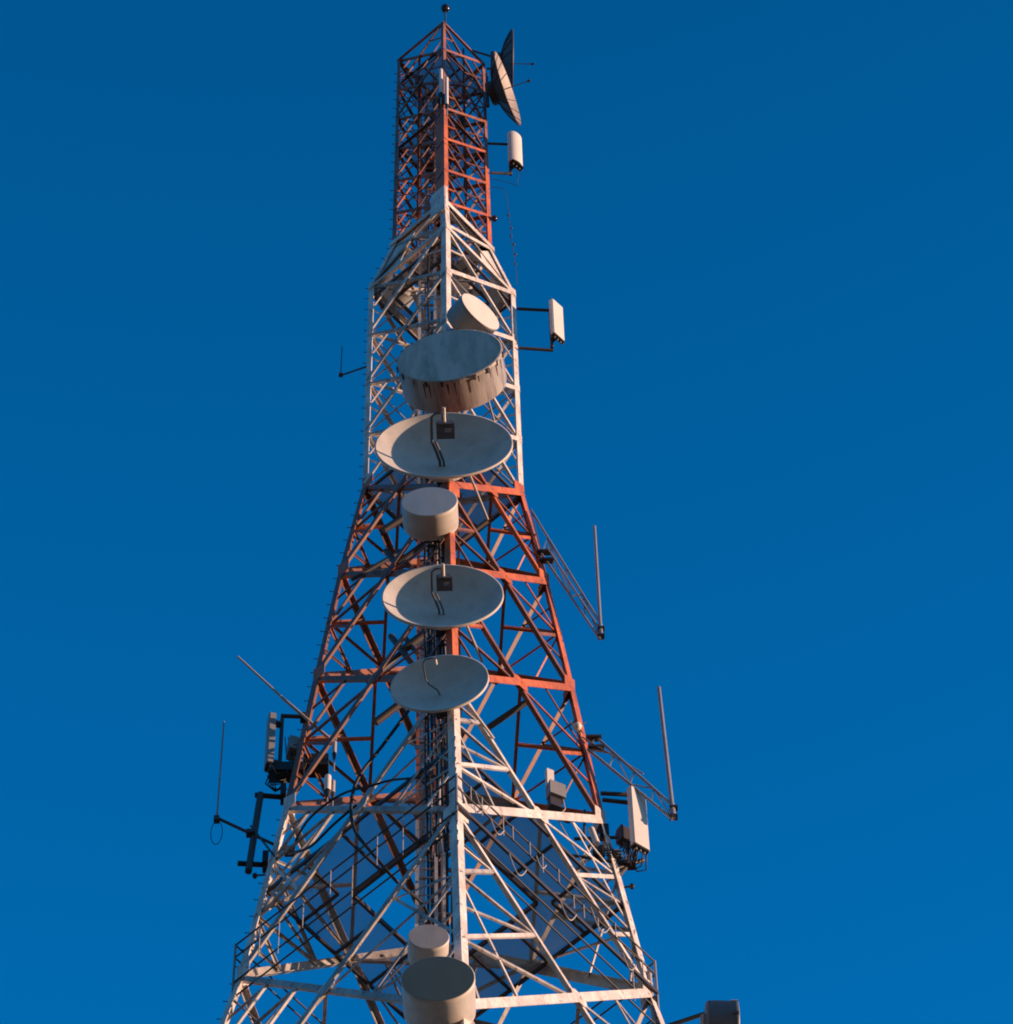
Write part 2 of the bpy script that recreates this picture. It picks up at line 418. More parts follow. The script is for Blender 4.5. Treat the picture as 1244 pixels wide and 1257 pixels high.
# climbing ladder and feeder run inside the tower
lad = MB()
for z0, z1, mt in ((71, LV['H'][0], 'white'), (LV['H'][0], LV['D'][0], 'red'), (LV['D'][0], LV['B'][0], 'white'), (LV['B'][0], 126.5, 'red')):
    for x in (-.62, -.22):
        r = MB(); r.angle((x, .15, z0), (x, .15, z1), Vector((1, 0, 0)), Vector((0, 1, 0)), .07, .07, .01); r.build('ladder_rail', M[mt], tower)
z = 72
rg = MB()
while z < 126:
    rg.tube([(-.6, .17, z), (-.17, .17, z)], .016, 6); z += .33
tag(rg.build('ladder_rung', M['galv'], tower), kind='stuff')
for i, (x, y, rr, z1) in enumerate(((-.45, .42, .035, 125), (-.36, .44, .03, 119), (-.28, .42, .035, 112), (-.05, .36, .03, 110), (.05, .4, .035, 107), (.15, .38, .028, 101), (-.52, .4, .03, 96), (.24, .4, .03, 91))):
    mb = MB(); pts = [(x+.012*math.sin(zz*.9+i), y+.01*math.cos(zz*.7+i*2), zz) for zz in [71+(z1-71)*j/40 for j in range(41)]]
    mb.tube(pts, rr, 7); mb.build('feeder_cable', M['black'] if i % 3 else M['cable'], tower)
tr = MB(); z = 72.5
while z < 126:
    tr.bar((-.6, .36, z), (.3 if z < 112 else -.15, .36, z), .05, .04)
    z += 1.37
    rr = rad(min(z, 126))*.7
tag(tr.build('cable_tray_rung', M['galv'], tower), kind='stuff')
tw = MB()
for (z0, z1, mt) in ((72, LV['H'][0], 'white'), (LV['H'][0], LV['D'][0], 'red'), (LV['D'][0], LV['B'][0], 'white'), (LV['B'][0], 126, 'red')):
    for x in (-.05, .32):
        if z1 > 116 and x > 0: continue
        r = MB(); r.angle((x, .3, z0), (x, .3, z1), Vector((1, 0, 0)), Vector((0, 1, 0)), .06, .06, .01); r.build('tray_rail', M[mt], tower)
for k in range(4):
    f = MB(); p = node(k, 0); f.box((p.x, p.y, .25), (2.2, 2.2, .9)); f.build('footing', M['concrete'], tower)

# outrigger pipes on the left face, cables down the front leg, denser bracing inside the narrow sections
for (x0, y0, x1, y1, Y, r, head) in ((518, 620, 471, 651, -1.0, .085, 0), (540, 655, 488, 694, -1.4, .10, 1), (500, 672, 432, 712, -1.0, .05, 0),
        (535, 768, 494, 799, -1.6, .10, 1), (497, 798, 452, 838, -1.3, .07, 0), (506, 853, 461, 887, -1.6, .085, 0), (648, 861, 600, 893, -.9, .07, 0), (598, 640, 560, 668, -.9, .06, 0)):
    P, Q = at(x0, y0, Y-.25), at(x1, y1, Y); mb = MB(); mb.tube([P, Q], r, 12); mb.build('outrigger_pipe', M['dark'], tower)
    if head:
        d = (Q-P).normalized(); sd_ = at(x1+20, y1+22, Y)-at(x1-8, y1-14, Y)
        mb = MB(); mb.tube([Q-sd_*.5, Q+sd_*.5], .075, 10); mb.tube([Q-sd_*.3-d*.25, Q+sd_*.3-d*.25], .06, 10); mb.build('pipe_head', M['dark'], tower)
for i, (z0, z1) in enumerate(((79, 106), (79, 102.5), (79, 99), (79, 96), (79, 92), (84, 112), (79, 92.5), (79, 106))):
    pts = []
    for j in range(31):
        z = z0+(z1-z0)*j/30; p = node(0, z)
        pts.append(p+Vector((-.12-.065*i+.02*math.sin(z*.8+i), .28+.05*i+.02*math.sin(z*1.1+i*2), 0)))
    mb = MB(); mb.tube(pts, .028, 6); mb.build('feeder_cable', M['black'] if i != 3 else M['cable'], tower)
for za, zb, sec, sub in panels:
    if sec in ('upper', 'middle', 'neck'):
        zm = za+(zb-za)*.5
        P = [(node(k, zm)+node(k+1, zm))/2 for k in range(4)]
        for k in range(4):
            if sec == 'upper' or k % 2:
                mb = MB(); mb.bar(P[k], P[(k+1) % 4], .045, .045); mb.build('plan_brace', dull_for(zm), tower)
        for k in range(4):
            a, b = node(k, zb), node(k+1, zb); fn = (b-a).cross(Z).normalized(); fn = fn if fn.dot(a+b) > 0 else -fn
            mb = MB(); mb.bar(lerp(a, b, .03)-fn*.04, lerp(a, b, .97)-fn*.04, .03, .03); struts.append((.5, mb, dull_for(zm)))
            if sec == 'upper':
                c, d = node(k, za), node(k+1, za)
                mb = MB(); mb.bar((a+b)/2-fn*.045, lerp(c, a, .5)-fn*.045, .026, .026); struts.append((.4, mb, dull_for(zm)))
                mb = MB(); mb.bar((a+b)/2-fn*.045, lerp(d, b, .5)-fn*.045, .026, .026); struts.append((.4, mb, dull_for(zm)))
        if sec != 'neck':
            for k in (0, 1, 2, 3):
                a, b = node(k, za), node(k, zb); 
                for q in (1, 3):
                    c, d = node(k+q, za), node(k+q, zb)
                    mb = MB(); L_ = lerp(a, b, .5); X_ = lerp(lerp(a, d, .25), lerp(b, c, .25), 0)
                    fn = (c-a).cross(b-a).normalized(); fn = fn if fn.dot(CD[k]) > 0 else -fn
                    mb.bar(L_-fn*.05, lerp(a, d, .27)-fn*.05, .032, .032); struts.append(((.4), mb, mat_for(zm)))
# equipment boxes and pipes inside the red top section
for x, y, Y, bx in ((522, 176, .3, (.25, .2, .4)), (515, 100, .3, (.25, .2, .5)), (543, 122, -1.35, (.22, .2, .35)), (530, 200, .2, (.3, .3, .6)), (565, 150, .4, (.2, .2, .4))):
    mb = MB(); mb.box(at(x, y, Y), bx); mb.build('junction_box', M['dark'], tower)
for x, y0, y1, Y in ((515, 70, 230, -.2), (533, 90, 250, 0), (569, 60, 240, .2), (524, 110, 300, .4), (552, 120, 330, .3)):
    a = at(x, y0, Y); b = at(x, y1, Y); mb = MB(); mb.tube([a, Vector((a.x, a.y, b.z))], .035, 8); mb.build('inner_pipe', M['dark'] if x != 524 else M['galv'], tower)

emit(struts, 'strut', 100)

# ------------------------------------------------------------------ platforms
def platform(z, width, label, th=.05, mats=('grate', 'dark'), dr=-.12, skip=()):
    t = empty('service_platform', (0, 0, z), label=label, cat='platform')
    r1 = rad(z)+dr; r0 = max(r1-width*math.sqrt(2), 0)
    for k in range(4):
        if k in skip: continue
        mb = MB(); a, b = CD[k]*r1, CD[(k+1) % 4]*r1; c, d = CD[(k+1) % 4]*r0, CD[k]*r0
        mb.prism([a, b, c, d] if r0 > .01 else [a, b, c], Z*.03); mb.build('deck', M[mats[0] if isinstance(mats[0], str) else mats[0][k]], t)
        e = MB(); e.bar(a-Z*.06, b-Z*.06, .05, .11); e.build('edge_beam', M[mats[1]], t)
        if r0 > .01:
            e = MB(); e.bar(d-Z*.07, c-Z*.07, .06, .13); e.build('edge_beam', M[mats[1]], t)
        n = max(2, int((b-a).length/.9)); j = MB()
        for i in range(1, n):
            s_ = i/n; u = (b-a).normalized()
            P = lerp(a, b, s_); nn = (-(a+b)/2).normalized(); lim = min(width if r0 > .01 else 9, (a+b).length/2*.98, s_*(b-a).length, (1-s_)*(b-a).length)
            j.bar(P-Z*.05, P+nn*lim-Z*.05, .05, .08)
        tag(j.build('joist', M[mats[1]], t), kind='stuff') if n > 4 else j.build('joist', M[mats[1]], t)
    return t
platform(83.55, 1.25, 'square walkway of dark deck plates inside the lower white band, open in the middle', mats=(('grate', 'solid', 'mesh', 'open'), 'dark'))
platform(101.2, 1.0, 'small deck of dark plates where the white band meets the orange band', mats=('grate', 'dark'))
platform(126.0, .9, 'small grey deck just under the tower top', mats=('mesh', 'dark'))
platform(121.4, .5, 'narrow grey deck halfway up the red top section', mats=('mesh', 'dark'))
platform(111.9, .4, 'narrow deck at the shoulder under the red top section', mats=('mesh', 'dark'))

# guard frame round the lower band
gf = empty('guard_frame', (0, 0, 80.3), label='black rails hung with thin pale posts and loops around the lower white band', cat='railing')
zt = 81.45-80.3
def gc(k, z, r=4.23): return CD[k % 4]*r+Z*z
for k, hs in ((3, (0, -.45, -1.35, -1.9)), (0, (0, -.45, -1.12, -1.75, -2.35)), (1, (0, -.45, -1.9)), (2, (0, -.45, -1.9))):
    for h in hs:
        mb = MB()
        if h == -1.12: mb.bar(gc(k, zt+h, 4.25), gc(k+1, zt+h, 4.25),   .05, .11)
        else: mb.tube([gc(k, zt+h), gc(k+1, zt+h)], .020, 8)
        mb.build('rail', M['dark'], gf)
for k in range(4):
    mb = MB(); mb.tube([gc(k, zt+.03), gc(k, zt-2.4)], .028, 8); mb.build('post', M['galv'], gf)
for k, n in ((3, 9), (0, 14)):
    for i in range(1, n):
        s_ = (i+random.uniform(-.25, .25))/n; a = lerp(gc(k, 0), gc(k+1, 0), s_)
        out = (a-Z*a.z).normalized()
        h0 = random.choice((0, 0, -.45, -1.12)); ln = random.choice((.9, 1.15, 1.5)) if k == 3 else random.choice((.5, .7, 1.15))
        mb = MB(); mb.tube([a+Z*(zt+h0)+out*.03, a+Z*(zt+h0-ln)+out*.03], .014, 6); mb.build('post', M['cable'], gf)
for s_, h0, wd in ((.13, -.05, .45), (.2, -.5, .4), (.3, -1.2, .5), (.42, -.3, .3), (.55, -1.1, .5), (.72, -.3, .6), (.86, -.9, .4)):
    d = (gc(1, 0)-gc(0, 0)).normalized(); a = lerp(gc(0, 0), gc(1, 0), s_)
    mb = MB(); pts = [a+d*(wd*(t-.5))+Z*(zt+h0-wd*.9*math.sin(math.pi*t))+CD[0]*.05 for t in [i/12 for i in range(13)]]
    mb.tube(pts, .014, 6); mb.build('cable_loop', M['cable'], gf)

# ------------------------------------------------------------------ dishes and drums
def mount(t, y_back, ylen, pipe_h, side=1, mt='galv'):
    """pipe and clamps between the reflector back (local y 0) and the tower leg, in the thing's own frame"""
    p = MB(); p.tube([(0, y_back, -pipe_h/2), (0, y_back, pipe_h/2)], .057, 12); p.build('mount_pipe', M[mt], t)
    for z in (-pipe_h*.3, pipe_h*.3):
        c = MB(); c.box((0, y_back, z), (.2, .16, .07)); c.bar((0, y_back, z), (0, y_back+ylen, z*.9), .07, .06)
        c.build('clamp', M['dark'], t)
    h = MB(); h.box((0, y_back*.5, 0), (.34, y_back, .3)); h.build('hub_bracket', M['dark'], t)

def place(px, py, Yface, az, tilt, length):
    """the face centre is seen at (px,py); returns the centre of the back"""
    P = at(px, py, Yface); rot = Euler((tilt, 0, az)); return P+rot.to_matrix() @ Vector((0, length, 0)), rot

def drum(name, label, cat, px, py, Yface, dia, length, az=0, tilt=0, face='radome', side='shell', clips=0, streaks=False, pipe=True, struts_=(), group=None):
    P, rot = place(px, py, Yface, R(az), R(tilt), length)
    t = empty(name, P, rot, label=label, cat=cat, group=group)
    Rr = dia/2
    b = MB(); b.lathe([(Rr*.25, .0), (Rr*.93, 0.0), (Rr*.985, -.05), (Rr*.985, -.12), (Rr, -.125), (Rr, -length+.09), (Rr*1.012, -length+.085), (Rr*1.012, -length+.006), (Rr*.995, -length)], 72)
    b.add([(0, 0, 0)], [])
    b.lathe([(.001, .0), (Rr*.25, .0)], 72)
    shroud = b.build('shroud', M[side], t)
    f = MB(); f.lathe([(Rr*.995, -length), (Rr*.985, -length-.006), (Rr*.6, -length-.008), (Rr*.3, -length-.010), (.001, -length-.011)], 72, False); f.build('radome', M[face], t)
    k = MB(); k.lathe([(Rr*.5, 0), (Rr*.5, .06), (Rr*.42, .1), (Rr*.2, .1), (.001, .1)], 32, False); k.build('back_ring', M['galv'], t)
    for i in range(clips):
        a = 2*math.pi*(i+.5)/clips
        c = MB(); ca, sa = math.cos(a), math.sin(a)
        rm = Matrix(((ca, 0, -sa), (0, 1, 0), (sa, 0, ca)))
        c.box((Rr*1.02*ca, -length+.10, Rr*1.02*sa), (.035, .09, .05), rm); c.box((Rr*1.028*ca, -length+.035, Rr*1.028*sa), (.03, .05, .07), rm)
        c.build('clip', M['dark'] if i % 3 else M['cable'], shroud)
    if clips > 12:
        for i in range(26):
            a = 2*math.pi*(i+random.uniform(-.3, .3))/26; ln = random.uniform(.12, .42); w_ = random.uniform(.012, .03)
            c = MB(); c.add([(Rr*1.0025*math.cos(a+o), y, Rr*1.0025*math.sin(a+o)) for o, y in ((-w_, -length+.085), (w_, -length+.085), (w_*.3, -length+.085+ln), (-w_*.3, -length+.085+ln*.9))], [(0, 1, 2, 3)])
            c.build('rust_run', M['rust'], shroud)
    if pipe: mount(t, .32, .35, min(dia*.95, 1.9))
    for p, q, rr in struts_:
        s_ = MB(); s_.tube([p, q], rr, 10); s_.build('stay', M['galv'], t)
    return t

def dish(name, label, cat, px, py, Yface, dia, az=0, tilt=0, fd=.36, feed='hook', pipe=True, mat='reflector', struts_=(), back='shell'):
    Rr = dia/2; dep = dia/(16*fd)
    P, rot = place(px, py, Yface, R(az), R(tilt), dep)
    t = empty(name, P, rot, label=label, cat=cat)
    pr = [(Rr*i/18 if i else .001) for i in range(19)]
    b = MB(); b.lathe([(r, -dep*(r/Rr)**2) for r in pr], 80)
    b.cur = 1
    b.lathe([(Rr, -dep), (Rr+.03, -dep-.004), (Rr+.034, -dep+.05), (Rr, -dep+.055)]+[(r, -dep*(r/Rr)**2+.045) for r in pr[::-1][1:]], 80)
    b.build('reflector', [M[mat], M[back]], t)
    k = MB(); k.lathe([(Rr*.33, -dep*.1+.02), (Rr*.33, .16), (Rr*.3, .2), (.001, .2)], 32, False); k.build('back_ring', M[back], t)
    F = dia*fd
    if feed != 'none':
        x0 = -.07*dia; rr = .026 if dia > 2.6 else .018
        if feed == 'hook':
            path = [(x0*.45, 0, -.03), (x0*.5, -.12*F, -.03), (x0*1.0, -.42*F, -.0), (x0*1.25, -.55*F, 0), (x0*1.25, -.95*F, 0), (x0*1.2, -1.12*F, 0), (x0*.8, -1.2*F, 0), (0, -1.22*F, 0), (0, -1.05*F, 0)]
            h = MB(); h.tube(path, rr*1.25, 8); h.tube([(p[0]+.09, p[1], p[2]-.02) for p in path[:4]], rr, 8)
            h.build('feed_arm', M['feed'], t)
            q = MB(); k_ = dia/3.12
            q.box((.05, -.80*F, 0), (.42*k_, .40*k_, .07)); q.box((.05, -.95*F, .04), (.34*k_, .07, .16)); q.box((-.13*k_, -.80*F, .04), (.03, .42*k_, .12))
            q.box((.0, -.86*F, -.05), (.12, .16*k_, .06)); q.build('feed_horn', M['feed'], t)
            q = MB(); q.box((.10*k_, -.84*F, -.06), (.13*k_, .09*k_, .06)); q.build('feed_flange', M['galv'], t)
            q = MB(); q.tube([(.03, -1.0*F, .02), (.03, -1.32*F, .03)], .035, 8); q.build('feed_cap', M['panel'], t)
        elif feed == 'thin':
            path = [(x0*.2, 0, 0), (x0*.5, -.15*F, 0), (x0*1.6, -.35*F, 0), (x0*1.9, -.5*F, 0), (x0*1.9, -.98*F, 0), (x0*1.5, -1.08*F, 0), (0, -1.1*F, 0), (0, -.98*F, 0)]
            h = MB(); h.tube(path, rr*.9, 8); h.build('feed_arm', M['feed'], t)
            q = MB(); q.tube([(0, -.9*F, 0), (0, -1.05*F, 0)], .03, 8); q.build('feed_horn', M['panel'], t)
        else:
            h = MB(); h.tube([(0, 0, 0), (0, -F*1.15, 0)], .014, 8); h.build('feed_arm', M['dark'], t)
            q = MB(); q.tube([(0, -F*1.07, 0), (0, -F*1.18, 0)], .038, 10); q.build('feed_horn', M['dark'], t)
    if pipe: mount(t, .5, .35, min(dia*.8, 1.9))
    for p, q, r_ in struts_:
        s_ = MB(); s_.tube([p, q], r_, 10); s_.build('stay', M['cable'], t)
    return t
def Yf(z, ahead): return -rad(z)*CT-ahead       # depth of a point this far in front of the front leg

drum('drum_antenna', 'huge stained drum antenna with a grey face, the biggest drum on the tower', 'drum antenna', 552, 436, Yf(106.5, 1.35), 2.5, .92, az=-9, tilt=1.5, face='stained_radome', side='dirty', clips=20, struts_=(((.7, .05, -.2), (.8, 1.0, -.3), .03),))
dish('dish_antenna', 'largest open dish, right below the huge drum antenna', 'dish antenna', 545, 545.5, Yf(102.5, 1.25), 3.10, az=-1.5, tilt=.3, struts_=(((.5, .05, 0), (.95, 1.5, .1), .03),))
drum('drum_antenna', 'clean white drum antenna between the two large open dishes', 'drum antenna', 527.3, 615.5, Yf(99.5, 1.1), 1.25, .68, az=-3, tilt=2.5, face='pale_radome', side='shell')
dish('dish_antenna', 'second large open dish, below the clean white drum', 'dish antenna', 543.5, 731, Yf(95.5, 1.2), 2.54, az=-1.5, tilt=1.5, struts_=(((.4, .05, 0), (.8, 1.3, .1), .03),))
dish('dish_antenna', 'smallest of the three open front dishes, blue grey inside with a thin feed hook', 'dish antenna', 539.5, 838, Yf(91.8, 1.15), 1.98, az=-8, tilt=3, feed='thin', fd=.42, struts_=(((.4, .05, 0), (.9, 1.3, .1), .03),))
drum('drum_antenna', 'small drum antenna with a dished grey face, sitting above the dark faced drum', 'drum antenna', 526.5, 1150, Yf(77.2, .95), .74, .55, az=2, tilt=3, face='radome', side='shell')
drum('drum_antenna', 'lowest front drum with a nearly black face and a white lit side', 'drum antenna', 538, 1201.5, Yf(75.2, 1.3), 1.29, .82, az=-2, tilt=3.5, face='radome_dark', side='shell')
drum('drum_antenna', 'small drum turned to the right with a bright sunlit face, above the huge drum', 'drum antenna', 590, 382, Yf(108.7, .55), 1.2, .62, az=40, tilt=1, face='panel', side='panelgrey')
# two drums on the far side of the shoulder
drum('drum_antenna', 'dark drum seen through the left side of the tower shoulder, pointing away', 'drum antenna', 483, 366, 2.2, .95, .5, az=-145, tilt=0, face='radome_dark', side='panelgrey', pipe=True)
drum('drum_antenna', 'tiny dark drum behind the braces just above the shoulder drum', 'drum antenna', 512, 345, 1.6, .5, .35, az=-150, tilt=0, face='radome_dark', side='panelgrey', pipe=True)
drum('drum_antenna', 'pinkish drum behind the braces to the right of the front leg at the shoulder', 'drum antenna', 578, 342, 1.3, .8, .45, az=120, tilt=0, face='radome', side='shell', pipe=True)

def arm(px0, py0, px1, py1, Y0, Y1, r, mb): mb.tube([at(px0, py0, Y0), at(px1, py1, Y1)], r, 8)
def things_at(name, P, **k): return empty(name, P, **k)
def rel(t, mb, name, mt):
    """build with world coordinates, stored relative to the thing's base"""
    o = t.location; mb.v = [tuple(Vector(v)-o) for v in mb.v]; return mb.build(name, M[mt] if isinstance(mt, str) else mt, t)

# top right pair of grid-backed dishes
def side_dish(label, px, py, Y, dia, az, tilt, legpx):
    t = dish('dish_antenna', label, 'dish antenna', px, py, Y, dia, az=az, tilt=tilt, fd=.40, feed='rod', pipe=False, mat='toppaint', back='dark')
    mw = (Matrix.Translation(t.location) @ t.rotation_euler.to_matrix().to_4x4())
    inv = mw.inverted()
    for (qx, qy), (lx, ly, lz) in legpx:
        s_ = MB(); s_.tube([inv @ at(qx, qy, Y+.05), (lx, ly, lz)], .035, 8); s_.build('stay', M['dark'], t)
    dep = dia/(16*.40); Rr = dia/2; rb = MB()
    for i in range(16):
        a_ = 2*math.pi*i/16; pts = [(r_*math.cos(a_), -dep*(r_/Rr)**2-.006, r_*math.sin(a_)) for r_ in (.12, .35*Rr, .6*Rr, .8*Rr, .99*Rr)]; rb.tube(pts, .012, 5)
        rb.tube([(x_, y_+.06, z_) for x_, y_, z_ in pts], .02, 5)
    for f_ in (.33, .66):
        rb.tube([(f_*Rr*math.cos(a_), -dep*f_*f_-.006, f_*Rr*math.sin(a_)) for a_ in [2*math.pi*j_/40 for j_ in range(41)]], .010, 5)
    tag(rb.build('rib', M['dark'], t), kind='stuff')
    k = MB(); k.tube([(0, .28, -.8), (0, .28, .8)], .05, 10); k.build('mount_pipe', M['dark'], t)
    return t
side_dish('upper right dish seen edge on, its rod feed pointing right', 629.5, 78, .35, 1.95, 91, 0, (((580, 62), (0, .28, .5)), ((598, 84), (0, .28, -.4))))
side_dish('tilted pale dish just in front of the edge on dish at top right', 623.5, 108, -.45, 2.15, 70, -1.2, (((598, 90), (0, .28, .3)), ((600, 128), (0, .28, -.5))))

# sector panels
def sector(label, px, py, Y, w, h, dp, az, legs_, mt='panel', round_=False, rru=False, tilt=0):
    P = at(px, py, Y)
    t = empty('sector_antenna', P, (R(tilt), 0, R(az)), label=label, cat='panel antenna')
    b = MB(); x, z = w/2, h/2
    prof = []
    if round_:
        for i in range(13):
            a = math.pi*i/12; prof.append((x*math.cos(a), -dp*.25-dp*.75*math.sin(a)))
        prof += [(-x, 0), (x, 0)]
    else:
        c = .03; prof = [(x, 0), (x, -dp+c), (x-c, -dp), (-x+c, -dp), (-x, -dp+c), (-x, 0)]
    b.prism([(a, y, -z) for a, y in prof], (0, 0, h)); b.build('radome', M[mt], t)
    k = MB(); k.box((0, -dp*.45, -z-.025), (w*.86, dp*.8, .045)); k.build('end_cap', M['black'], t)
    c = MB()
    for i in (-.25, 0, .25): c.tube([(i*w, -dp*.4, -z-.03), (i*w, -dp*.4, -z-.14)], .022, 8)
    c.build('connector', M['galv'], t)
    p = MB(); p.tube([(0, .16, -z-.25), (0, .16, z+.08)], .045, 10); p.build('mount_pipe', M['dark'], t)
    br = MB()
    for s_ in (-.8, .8): br.box((0, .07, z*s_), (.14, .16, .08))
    br.build('clamp', M['dark'], t)
    inv = (Matrix.Translation(P) @ t.rotation_euler.to_matrix().to_4x4()).inverted()
    for zz, Q in legs_:
        a = MB(); a.tube([(0, .16, zz), inv @ Vector(Q)], .04, 8); a.build('arm', M['dark'], t)
    if rru:
        q = MB(); q.box((0, .42, -.05), (.34, .2, .5))
        for i in range(7): q.box((-.14+i*.047, .55, -.05), (.015, .06, .46))
        q.build('radio_unit', M[rru], t)
        cb = MB()
        for i, xx in enumerate((-.15, -.05, .06, .15)):
            cb.tube([(xx, -dp*.4, -z-.12), (xx*1.3, .05, -z-.38-.05*i), (xx, .3, -z-.3), (xx*.5, .42, -.3)], .016, 6)
        cb.build('jumper_cable', M['black'], t)
    return t
def legP(k, z, dr=0.0): return node(k, z, dr)
zp = at(630, 186, 0).z
sector('rounded white panel antenna by the red top section', 631, 187, .1, .46, 1.95, .20, 42, (), round_=True)
s1 = bpy.context.scene.objects
def add_arms(t, pairs, r=.04, name='arm', mt='dark'):
    for (x0, y0, Y0), (x1, y1, Y1) in pairs:
        a = MB(); a.tube([at(x0, y0, Y0), at(x1, y1, Y1)], r, 8)
        inv = (Matrix.Translation(t.location) @ t.rotation_euler.to_matrix().to_4x4()).inverted()
        a.v = [tuple(inv @ Vector(v)) for v in a.v]; a.build(name, M[mt], t)
sec1 = [o for o in COL.objects if o.name.startswith('sector_antenna')][-1]
add_arms(sec1, (((600, 176, .05), (624, 177, .2)), ((603, 212, .05), (628, 213, .2))))
t = sector('bright white panel antenna held out on two arms beside the huge drum', 682, 396, .1, .42, 1.95, .12, 45, ())
add_arms(t, (((635, 379, .05), (676, 381, .2)), ((637, 427, .05), (679, 430, .2))), .045)
t = sector('tall bright panel antenna held off the right leg where orange meets white', 782, 1009, .2, .42, 2.25, .13, 34, (), rru='dark')
add_arms(t, (((738, 974, .2), (777, 976, .35)), ((740, 982, .2), (777, 986, .35)), ((752, 1068, .2), (790, 1056, .35)), ((760, 1075, .2), (775, 1058, .35))), .05)
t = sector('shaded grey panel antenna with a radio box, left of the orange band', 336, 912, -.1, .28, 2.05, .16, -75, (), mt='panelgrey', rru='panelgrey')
add_arms(t, (((345, 879, .0), (374, 880, .0)), ((335, 945, .0), (362, 944, .0)), ((350, 950, .0), (392, 940, .3))), .05)

# aviation lamps and top ball
def lamp(label, bx, by, lx, ly, Y, r, name='obstruction_lamp'):
    P = at(bx, by, Y); t = empty(name, at(lx, ly, Y), label=label, cat='lamp')
    q = MB(); q.ball(P, r, 16, 1.15); rel(t, q, 'globe', 'glass')
    q = MB(); q.tube([at(lx, ly, Y), P+(at(lx, ly, Y)-P)*.2], .022, 8); rel(t, q, 'bracket', 'dark')
    q = MB(); q.tube([P-Z*(r*1.3), P-Z*r*.8], r*.6, 10); rel(t, q, 'socket', 'dark')
lamp('round black lamp on a short rod at the very top of the tower', 546.8, 10, 547.2, 28, -1.2, .13)
lamp('tiny dark round lamp on the left side of the lower white band', 313, 1075, 326, 1074, -.3, .06)
lamp('tiny dark round lamp on the right side of the lower white band', 776, 1088, 762, 1090, .3, .06)
lamp('small dark lamp on the right leg at the foot of the red top section', 607, 268, 601, 267, .05, .09)

# whips on outriggers
def whip(label, base, top, Y, r, arms, Yt=None, rungs=0, mt='galv', amt='dark', clamps=()):
    B = at(*base, Y); T = at(*top, Y if Yt is None else Yt)
    t = empty('whip_antenna', B, label=label, cat='whip antenna')
    q = MB(); q.tube([B, lerp(B, T, .1), lerp(B, T, .11), T], [r*1.25, r*1.25, r, r*.85], 8); rel(t, q, 'whip', mt)
    for (x0, y0, Y0), (x1, y1, Y1), rr in arms:
        q = MB(); q.tube([at(x0, y0, Y0), at(x1, y1, Y1)], rr, 8); rel(t, q, 'arm', amt)
    if rungs:
        (a0, a1, _), (b0, b1, _) = arms[0], arms[1]
        A0, A1, B0, B1 = at(*a0), at(*a1), at(*b0), at(*b1); q = MB()
        for i in range(rungs+1):
            f = i/rungs; q.bar(lerp(A0, A1, f), lerp(B0, B1, f), .03)
            if i < rungs: q.bar(lerp(A0, A1, f) if i % 2 else lerp(B0, B1, f), lerp(B0, B1, (i+1)/rungs) if i % 2 else lerp(A0, A1, (i+1)/rungs), .025)
        rel(t, q, 'lacing', amt)
    for x, y, YY, (a, b, c) in clamps:
        q = MB(); q.box(at(x, y, YY), (a, b, c)); rel(t, q, 'clamp', 'dark')
    return t
whip('long whip on a slanting truss arm at right, upper of the two', (738, 780), (730, 646), .1, .04,
     (((652, 626, .0), (738, 766, .1), .028), ((665, 680, .0), (737, 785, .1), .028), ((672, 672, -.1), (738, 775, .1), .022)), rungs=4, amt='galv',
     clamps=((668, 678, 0, (.34, .14, .07)), (671, 688, 0, (.34, .14, .07)), (738, 772, .1, (.16, .14, .06)), (738, 781, .1, (.16, .14, .06))))
whip('long whip on a slanting truss arm at right, lower of the two', (827, 1004), (809, 844), .1, .048,
     (((732, 905, .0), (827, 990, .1), .032), ((722, 920, .0), (826, 1006, .1), .032), ((715, 905, -.1), (790, 950, .1), .018)), rungs=4, amt='galv',
     clamps=((729, 906, 0, (.34, .14, .08)), (732, 918, 0, (.36, .14, .08)), (827, 992, .1, (.18, .14, .06)), (827, 1003, .1, (.18, .14, .06))))
whip('small thin whip on a short arm left of the huge drum', (418.5, 461), (420, 425), -.1, .014, (((418, 461, -.1), (450, 450, 0), .025),), clamps=((418.5, 460, -.1, (.1, .1, .08)),), mt='dark')
t = whip('tall thin whip out on a long arm at the far left, with a cable loop', (266, 1008), (275, 886), -.1, .022, (((266, 1004, -.1), (356, 1046, 0), .035), ((340, 1055, -.3), (308, 1014, -.2), .025)), clamps=((266, 1006, -.1, (.12, .12, .16)), (356, 1045, 0, (.22, .2, .14)), (307, 1023, -.15, (.16, .16, .12))))
q = MB(); P0 = at(267, 1008, -.1); q.tube([P0+Vector((.12*math.sin(a), .0, -.46+.46*math.cos(a))) for a in [2*math.pi*i/20 for i in range(20)]], .009, 6); rel(t, q, 'cable_loop', 'black')
t = empty('rod_antenna', at(370, 878, -.3), label='pale straight rod slanting up to the left from the left leg, above the grey panel', cat='rod antenna')
q = MB(); q.tube([at(292, 806, -1.2), at(345, 855, -.6), at(347, 857, -.6), at(405, 907, 0)], [.022, .03, .038, .038], 8); rel(t, q, 'rod', 'cable')
q = MB(); q.box(at(373, 881, -.25), (.16, .2, .16)); rel(t, q, 'clamp', 'dark')

